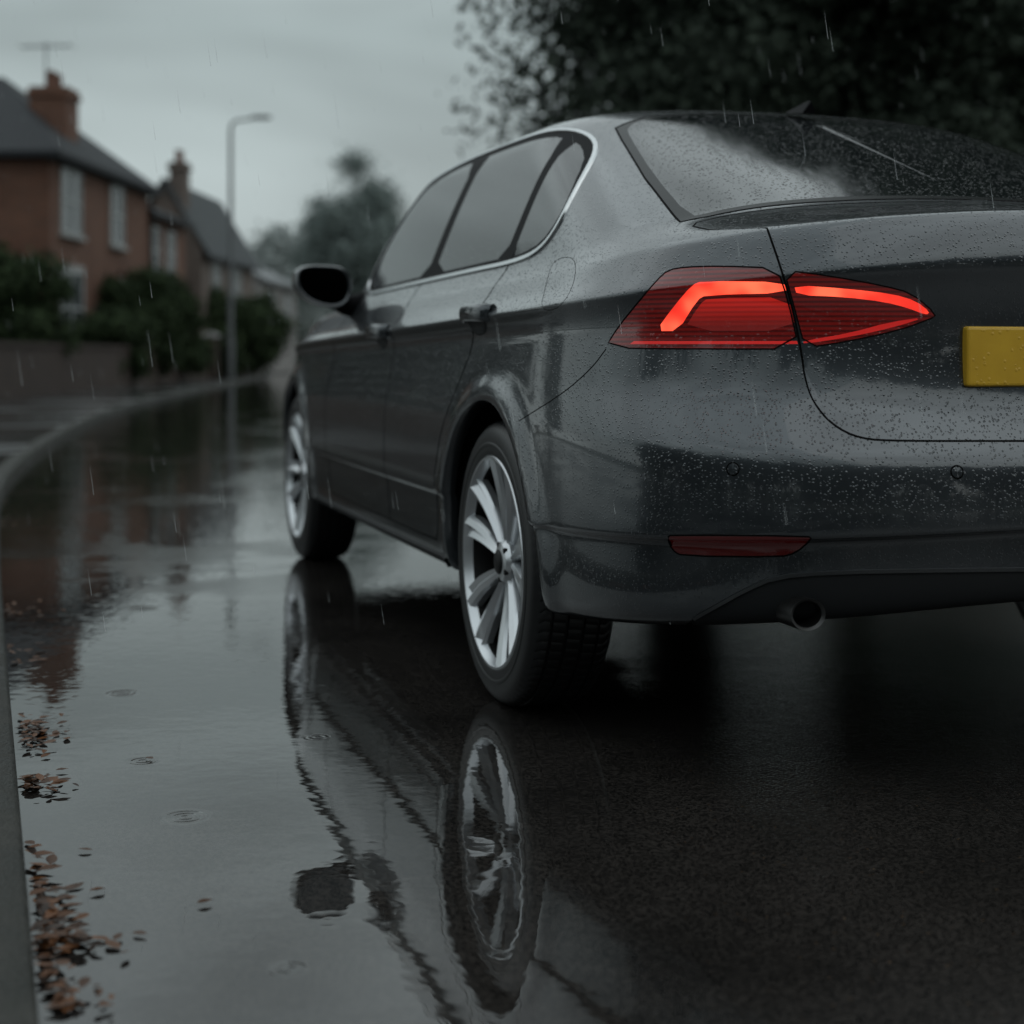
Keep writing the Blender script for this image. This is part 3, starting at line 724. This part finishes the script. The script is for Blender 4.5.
def chimney(par,x,y,z0,z1,w,d,mat):
    c=MB(); c.box(x-d/2,x+d/2,y-w/2,y+w/2,z0,z1-.26); c.box(x-d/2-.06,x+d/2+.06,y-w/2-.06,y+w/2+.06,z1-.258,z1-.12); c.box(x-d/2-.02,x+d/2+.02,y-w/2-.02,y+w/2+.02,z1-.118,z1)
    return c.build('chimney',mat,par)
def pots(par,x,y,z1,w,n):
    for k in range(n):
        yy=y-w/2+w*(k+.5)/n; p=MB(); p.tube([(x,yy,z1),(x,yy,z1+.05),(x,yy,z1+.34),(x,yy,z1+.36),(x,yy,z1+.42)],[.12,.11,.09,.12,.11],12); p.build('chimney_pot',M['pot'],par,smooth=True)
rz=-math.atan(.038)
h1=empty('brick_house',(-10.97,38,.05),rz); tag(h1,'large red brick house with hipped slate roof and a television aerial on its chimney','house')
mb=MB(); mb.box(-12,0,0,8.8,0,5.62); mb.build('wall',M['brick'],h1)
mb=MB(); o_=.35; e=5.6; rr=8.15
mb.add([(o_,-o_,e),(o_,8.8+o_,e),(-12-o_,8.8+o_,e),(-12-o_,-o_,e),(-2.7,4.4,rr),(-9.5,4.4,rr),(o_,-o_,e-.14),(o_,8.8+o_,e-.14),(-12-o_,8.8+o_,e-.14),(-12-o_,-o_,e-.14)],
       [(0,1,4),(1,2,5,4),(2,3,5),(3,0,4,5),(0,6,7,1),(1,7,8,2),(2,8,9,3),(3,9,6,0),(6,9,8,7)])
rf=mb.build('roof',M['slate'],h1)
chimney(rf,-.95,3.2,5.9,7.62,1.0,.95,M['brick']); pots(h1,-.95,3.2,7.62,.95,3)
ae=MB(); ae.tube([(-1.2,3.3,7.6),(-1.2,3.3,8.85)],.02,6); ae.tube([(-1.75,3.1,8.7),(-.6,3.5,8.8)],.018,6)
for k in range(6):
    t=k/5; x=-1.75+1.15*t; y=3.1+.4*t; ae.tube([(x+.0,y-.3,8.7+.1*t),(x,y+.3,8.7+.1*t)],.012,5)
ae.build('television_aerial',M['galv'],h1)
window(h1,.75,2.35,3.75,5.35); window(h1,4.9,6.15,3.75,5.35); window(h1,.7,2.5,1.0,2.85,2); window(h1,6.9,8.0,1.0,2.6,0)
dd=MB(); dd.box(.003,.05,3.6,4.5,.05,2.1); dr=dd.build('door',M['door'],h1); kk=MB(); kk.box(.052,.09,4.3,4.36,1.0,1.1); kk.build('handle',M['galv'],dr)
kk=MB(); kk.box(-.02,.11,-.3,9.1,5.40,5.46); kk.tube([(.1,8.75,5.4),(.1,8.75,.1)],.045,8); kk.build('gutter',M['matte'],h1)
def gable_house(name,label,P,Ln,D,ev,rg_,bm,sm,wins,ch=None):
    h=empty(name,(P[0],P[1],.05),rz); tag(h,label,'house')
    mb=MB(); mb.add([(0,0,0),(0,Ln,0),(-D,Ln,0),(-D,0,0),(0,0,ev),(0,Ln,ev),(-D,Ln,ev),(-D,0,ev),(-D/2,0,rg_-.1),(-D/2,Ln,rg_-.1)],[(0,1,5,4),(1,2,6,9,5),(2,3,7,6),(3,0,4,8,7),(4,5,9,8),(8,9,6,7)])
    mb.build('wall',bm,h)
    sl=(rg_-ev)/(D/2); o_=.3; mb=MB()
    mb.add([(o_,-.15,ev-sl*o_+.02),(o_,Ln+.15,ev-sl*o_+.02),(-D/2,Ln+.15,rg_+.02),(-D/2,-.15,rg_+.02),(-D-o_,Ln+.15,ev-sl*o_+.02),(-D-o_,-.15,ev-sl*o_+.02),
            (o_,-.15,ev-sl*o_+.16),(o_,Ln+.15,ev-sl*o_+.16),(-D/2,Ln+.15,rg_+.18),(-D/2,-.15,rg_+.18),(-D-o_,Ln+.15,ev-sl*o_+.16),(-D-o_,-.15,ev-sl*o_+.16)],
           [(0,3,2,1),(3,5,4,2),(6,7,8,9),(9,8,10,11),(0,1,7,6),(4,5,11,10),(0,6,9,3),(3,9,11,5),(1,2,8,7),(2,4,10,8)])
    r=mb.build('roof',sm,h)
    for w in wins: window(h,*w)
    if ch: chimney(r,*ch,bm); pots(h,ch[0],ch[1],ch[3],ch[4],2)
    return h
def fx(Y): return -10.97+.038*(Y-38)
gable_house('brick_house','narrow red brick house wing with two upstairs windows, just behind the large hipped house',(fx(46.95)-.1,46.95),4.7,6,4.95,6.2,M['brick'],M['slate'],[(.4,1.4,3.2,4.6),(2.3,3.3,3.2,4.6),(.5,1.6,1,2.6)])
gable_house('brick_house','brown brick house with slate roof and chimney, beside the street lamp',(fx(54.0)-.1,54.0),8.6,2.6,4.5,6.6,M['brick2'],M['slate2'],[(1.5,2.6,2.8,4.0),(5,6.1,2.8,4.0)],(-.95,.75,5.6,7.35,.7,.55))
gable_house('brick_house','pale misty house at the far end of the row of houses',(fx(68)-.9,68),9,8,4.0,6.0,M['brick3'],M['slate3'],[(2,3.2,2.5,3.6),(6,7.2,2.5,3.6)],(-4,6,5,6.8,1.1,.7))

# street lamp
sl=empty('street_lamp',(-9.3,52.9,.05)); tag(sl,'tall slim grey street lamp with short arm beside the pavement','street lamp')
mb=MB(); mb.tube([(0,0,0),(0,0,1.3),(0,0,1.35),(0,0,8.2)],[.12,.12,.085,.06],14); mb.build('pole',M['galv'],sl,smooth=True)
mb=MB(); mb.tube([(0,0,8.2),(.04,0,8.42),(.2,-.02,8.52),(.75,-.05,8.58)],[.055,.05,.045,.04],10); mb.build('arm',M['galv'],sl,smooth=True)
mb=MB(); mb.blob((1.02,-.07,8.62),(.36,.15,.07),.8,20,10); mb.build('lamp_head',M['galv'],sl,smooth=True)

# ---- foliage
def leafcloud(name,ells,n,size,mat,parent=None,loc=None,soft=.12):
    E=np.array(ells,float); vol=(E[:,3]*E[:,4]*E[:,5])**(.8); pick=rng.choice(len(E),n,p=vol/vol.sum())
    d=rng.normal(size=(n,3)); d/=np.linalg.norm(d,axis=1,keepdims=True); r=rng.random(n)**(1/2.4)*(1+soft*rng.normal(size=n))
    c=E[pick,:3]+d*E[pick,3:6]*r[:,None]
    t=rng.normal(size=(n,3)); t/=np.linalg.norm(t,axis=1,keepdims=True); w=np.cross(t,d+rng.normal(size=(n,3))*.5); w/=np.linalg.norm(w,axis=1,keepdims=True)+1e-9
    s=size*(.6+.8*rng.random(n))[:,None]
    V=np.empty((n,4,3)); V[:,0]=c-t*s; V[:,1]=c+w*s*.55; V[:,2]=c+t*s; V[:,3]=c-w*s*.55
    V[...,2]=np.maximum(V[...,2],.02)
    me=bpy.data.meshes.new(name); me.vertices.add(4*n); me.vertices.foreach_set('co',V.reshape(-1))
    me.loops.add(4*n); me.loops.foreach_set('vertex_index',np.arange(4*n,dtype=np.int32))
    me.polygons.add(n); me.polygons.foreach_set('loop_start',np.arange(0,4*n,4,dtype=np.int32))
    me.materials.append(mat); me.update(calc_edges=True); me.validate()
    o=bpy.data.objects.new(name,me); COL.objects.link(o)
    if parent: o.parent=parent
    if loc: o.location=loc
    return o
def clumps(c,Rr,k,r,flat=.8,pw=.45,low=True):
    out=[]
    for _ in range(k):
        d=rng.normal(size=3); d/=np.linalg.norm(d); q=rng.random()**pw
        if d[2]<-.3 and low: d[2]*=.6
        rr=r*(.6+.8*rng.random()); out.append((c[0]+d[0]*Rr[0]*q,c[1]+d[1]*Rr[1]*q,c[2]+d[2]*Rr[2]*q,rr,rr,rr*flat))
    return out
def tree(label,loc,h,Rr,base,mat,bark,n,size,k,r,tr=.3,low=True,soft=.2):
    t=empty('tree',loc); tag(t,label,'tree')
    mb=MB(); mb.tube([(0,0,0),(.05,0,base*.5),(-.05,.05,base),(0,0,h*.75)],[tr*1.3,tr,tr*.85,tr*.3],10)
    for i in range(7):
        a=2*PI*i/7+random.random(); z0=base*.8+(h*.4-base*.8)*random.random()
        mb.tube([(0,0,z0),(math.cos(a)*Rr[0]*.3,math.sin(a)*Rr[1]*.3,z0+Rr[2]*.2),(math.cos(a)*Rr[0]*.5,math.sin(a)*Rr[1]*.5,z0+Rr[2]*.35)],[tr*.5,tr*.3,tr*.1],7)
    mb.build('trunk',bark,t,smooth=True)
    leafcloud('crown',clumps((0,0,h-Rr[2]),Rr,k,r,low=low),n,size,mat,t,soft=soft)
    return t
tree('huge dark leafy tree overhanging behind the car roof',(5.65,27,.05),15.5,(5.3,5,7.4),2,M['leafd'],M['bark'],210000,.085,210,1.45,tr=.4,low=False,soft=.18)
tree('broad dark tree behind the right end of the car roof',(12.8,30,.05),21,(6.4,5.5,10.3),2.2,M['leafd'],M['bark'],120000,.13,180,1.6,tr=.4,low=False,soft=.16)
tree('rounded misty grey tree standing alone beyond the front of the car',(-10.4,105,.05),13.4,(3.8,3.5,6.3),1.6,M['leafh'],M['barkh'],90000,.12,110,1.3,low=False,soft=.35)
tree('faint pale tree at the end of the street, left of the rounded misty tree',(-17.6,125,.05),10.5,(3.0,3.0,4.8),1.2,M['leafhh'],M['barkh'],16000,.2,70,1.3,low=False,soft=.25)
def bush(label,loc,ells,n,size,mat,cat='hedge',name='hedge'):
    t=empty(name,loc); tag(t,label,cat)
    for e in ells: mb=MB(); mb.tube([(e[0]*.6,e[1]*.6,0),(e[0],e[1],e[2])],[.06,.02],6); mb.build('stem',M['bark'],t)
    sub=[]
    for e in ells: sub+=clumps(e[:3],(e[3]*.8,e[4]*.8,e[5]*.85),26,min(e[3:6])*.46,low=False)
    leafcloud('foliage',sub,n,size,mat,t,soft=.15); return t
bush('tall dark hedge at the left edge behind the garden wall',(-9.55,32.5,.05),[(-1.6,0,1.8,1.4,1.0,1.95),(-.5,-.2,1.7,1.3,1.0,1.85),(-3,0,1.7,1.4,1.0,1.8)],40000,.07,M['leafm'])
bush('low green bush in front of the large brick house',(-10.1,38.6,.05),[(0,.0,.95,.9,.7,.95),(.2,1.8,.95,.8,.9,.95)],12000,.07,M['leafm'],'bush','bush')
bush('wide dark hedge in front of the narrow house wing',(-10.15,44.5,.05),[(-.4,-2.2,1.45,1.1,1.3,1.45),(-.1,-.6,1.6,1.1,1.3,1.6),(.1,1.2,1.55,1.1,1.4,1.55),(.2,3.2,1.5,1.1,1.4,1.5)],40000,.08,M['leafm'])
bush('rounded dark bush behind the street lamp',(-10.2,56,.05),[(0,0,1.8,1.3,1.3,2.0),(.9,3,1.6,1.2,1.5,1.8)],20000,.09,M['leafm'],'bush','bush')
# woodland added out of view to darken what the car mirrors
wd=[]
for k in range(19):
    a=R(112+158*k/18); x=27*math.sin(a)+2; y=27*math.cos(a)+1
    wd+=clumps((x,y,3.9+.4*math.sin(k*2.1)),(3.6,3,3.9),26,1.9,low=False)
for (x,y,h) in ((-21.8,44,12.5),(-15.3,29,7.6),(-27,33,11)):  # tall trees added outside the frame to darken the side window reflections
    wd+=clumps((x,y,h*.5),(2.6,3,h*.44),36,1.4,low=False)
o=leafcloud('unseen_woodland',wd,95000,.30,M['leafw'],soft=.25); tag(o,kind='stuff')
wd=[]
for k in range(60):
    a=R(-26+52*k/59); d_=190+30*random.random(); wd.append((math.sin(a)*d_,math.cos(a)*d_,2.5,7,5,3.6+2*random.random()))
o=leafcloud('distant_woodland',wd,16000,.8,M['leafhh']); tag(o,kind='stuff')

# ---- fallen leaves
m,nt,b=newmat('wet brown leaves'); M['fall']=m; g=N(nt,'ShaderNodeNewGeometry'); L(nt,mixc(nt,g.outputs['Random Per Island'],(.018,.009,.005),(.13,.05,.016)),b.inputs['Base Color']); b.inputs['Roughness'].default_value=.5; b.inputs['Specular IOR Level'].default_value=.3
def leaf(mb,x,y,z,s,a,tilt):
    vs=[]; ca,sa=math.cos(a),math.sin(a)
    pr=[(-1,0),(-.6,.38),(-.1,.5),(.45,.34),(1,0),(.45,-.34),(-.1,-.5),(-.6,-.38),(0,0)]
    c1_=random.uniform(.1,.5)
    for (u,v) in pr:
        zz=z+s*(c1_*abs(v)*1.1+ .25*u*u*c1_+tilt*(u*.5+v*.5)+.03*random.random()); vs.append((x+s*(u*ca-v*sa),y+s*(u*sa+v*ca),max(zz,z*.5+.0005)))
    mb.add(vs,[(8,i,(i+1)%8) for i in range(8)])
def gnd(px,py): Y=H*F/(py-HY); return ((px-512)/F*Y,Y)
mb=MB()
for (px,py,n,sx_,sy_) in ((34,735,80,.045,.12),(40,787,50,.05,.04),(24,660,14,.05,.2),(22,612,22,.08,.3),(46,912,55,.04,.10),(62,948,60,.06,.03),(74,1004,20,.05,.03),(30,870,14,.02,.08),(8,520,12,.1,.6),(40,975,18,.03,.04)):
    X,Y=gnd(px,py)
    for _ in range(n):
        x=X+random.gauss(0,sx_*.6); y=Y+random.gauss(0,sy_*.6); x-=(y-Y)*.34
        kx=np.interp(y,[0,1.97,3.82,6.43,9.99,14.65],[.07,-.584,-1.2,-2.06,-3.2,-4.23])+.012
        if x<kx: x=kx+abs(random.gauss(0,.02))
        leaf(mb,x,y,.002+random.random()*.014,random.uniform(.006,.020),random.random()*6.3,random.uniform(-.4,.4))
o=mb.build('leaf_litter',M['fall'],smooth=True); tag(o,kind='stuff')
for i,(px,py) in enumerate(((85,852),(118,940),(140,936),(97,893),(150,760),(205,905),(78,1008),(62,772))):
    X,Y=gnd(px,py); mb=MB(); random.seed(i+50); leaf(mb,0,0,.004,.013,random.random()*6,.1)
    o=mb.build('fallen_leaf',M['fall'],smooth=True,loc=(X,Y,0)); tag(o,'single brown leaf lying on the wet road near the kerb','leaf','single leaves on the road')
# ---- rain drops in the air
mb=MB(); random.seed(3)
for _ in range(650):
    Y=random.uniform(2.2,12); X=(random.random()-.5)*.70*Y; z=H+random.uniform(-.18,.25)*Y
    if z<.1: continue
    ln=random.uniform(.02,.065); w=random.uniform(.00035,.0007)*(.5+Y*.11)
    mb.tube([(X,Y,z),(X-ln*.07,Y,z+ln*.5),(X-ln*.14,Y,z+ln)],[w,w*.8,w*.1],4,cap=False)
m,nt,b=newmat('rain water'); b.inputs['Base Color'].default_value=(.75,.79,.80,1); b.inputs['Roughness'].default_value=.2
b.inputs['Alpha'].default_value=.32
o=mb.build('rain',m,smooth=True); tag(o,kind='stuff')

# ------------------------------------------------------------------ light
w=bpy.data.worlds.new('World'); scene.world=w; w.use_nodes=True; nt=w.node_tree; bg=nt.nodes['Background']
tc=N(nt,'ShaderNodeTexCoord'); sx=N(nt,'ShaderNodeSeparateXYZ'); L(nt,tc.outputs['Generated'],sx.inputs[0])
sky=N(nt,'ShaderNodeTexSky'); sky.sky_type='NISHITA'; sky.sun_disc=False; sky.sun_elevation=R(40); sky.sun_rotation=R(-60); sky.dust_density=4
hs=N(nt,'ShaderNodeHueSaturation'); hs.inputs['Saturation'].default_value=.12; hs.inputs['Value'].default_value=.5; L(nt,sky.outputs[0],hs.inputs['Color'])
mp=N(nt,'ShaderNodeMapping'); mp.inputs['Scale'].default_value=(1,1,2.6); L(nt,tc.outputs['Generated'],mp.inputs[0])
cl=noise(nt,mp.outputs[0],2.6,3,.55,.3)
grad=N(nt,'ShaderNodeValToRGB'); L(nt,sx.outputs[2],grad.inputs[0]); cr=grad.color_ramp
cr.elements[0].position=0; cr.elements[0].color=(5.2,5.9,5.9,1); cr.elements[1].position=1; cr.elements[1].color=(8.2,9.2,9.5,1)
e_=cr.elements.new(.2); e_.color=(3.75,4.5,4.55,1); e_=cr.elements.new(.45); e_.color=(6.9,7.8,8.0,1)
cm=N(nt,'ShaderNodeMix',data_type='RGBA',blend_type='MULTIPLY'); cm.inputs[0].default_value=1; L(nt,grad.outputs[0],cm.inputs[6])
cc=N(nt,'ShaderNodeCombineColor'); v_=mapr(nt,cl,.3,.7,.76,1.24)
for i in range(3): L(nt,v_,cc.inputs[i])
L(nt,cc.outputs[0],cm.inputs[7])
L(nt,mixc(nt,.9,hs.outputs[0],cm.outputs[2]),bg.inputs['Color']); bg.inputs['Strength'].default_value=.1
sd=bpy.data.lights.new('sun','SUN'); sd.energy=.5; sd.angle=R(95); sd.color=(1,.97,.93); so=bpy.data.objects.new('sun',sd); COL.objects.link(so)
so.rotation_euler=(R(50),0,R(60))
scene.view_settings.view_transform='Standard'; scene.view_settings.look='None'; scene.view_settings.exposure=0
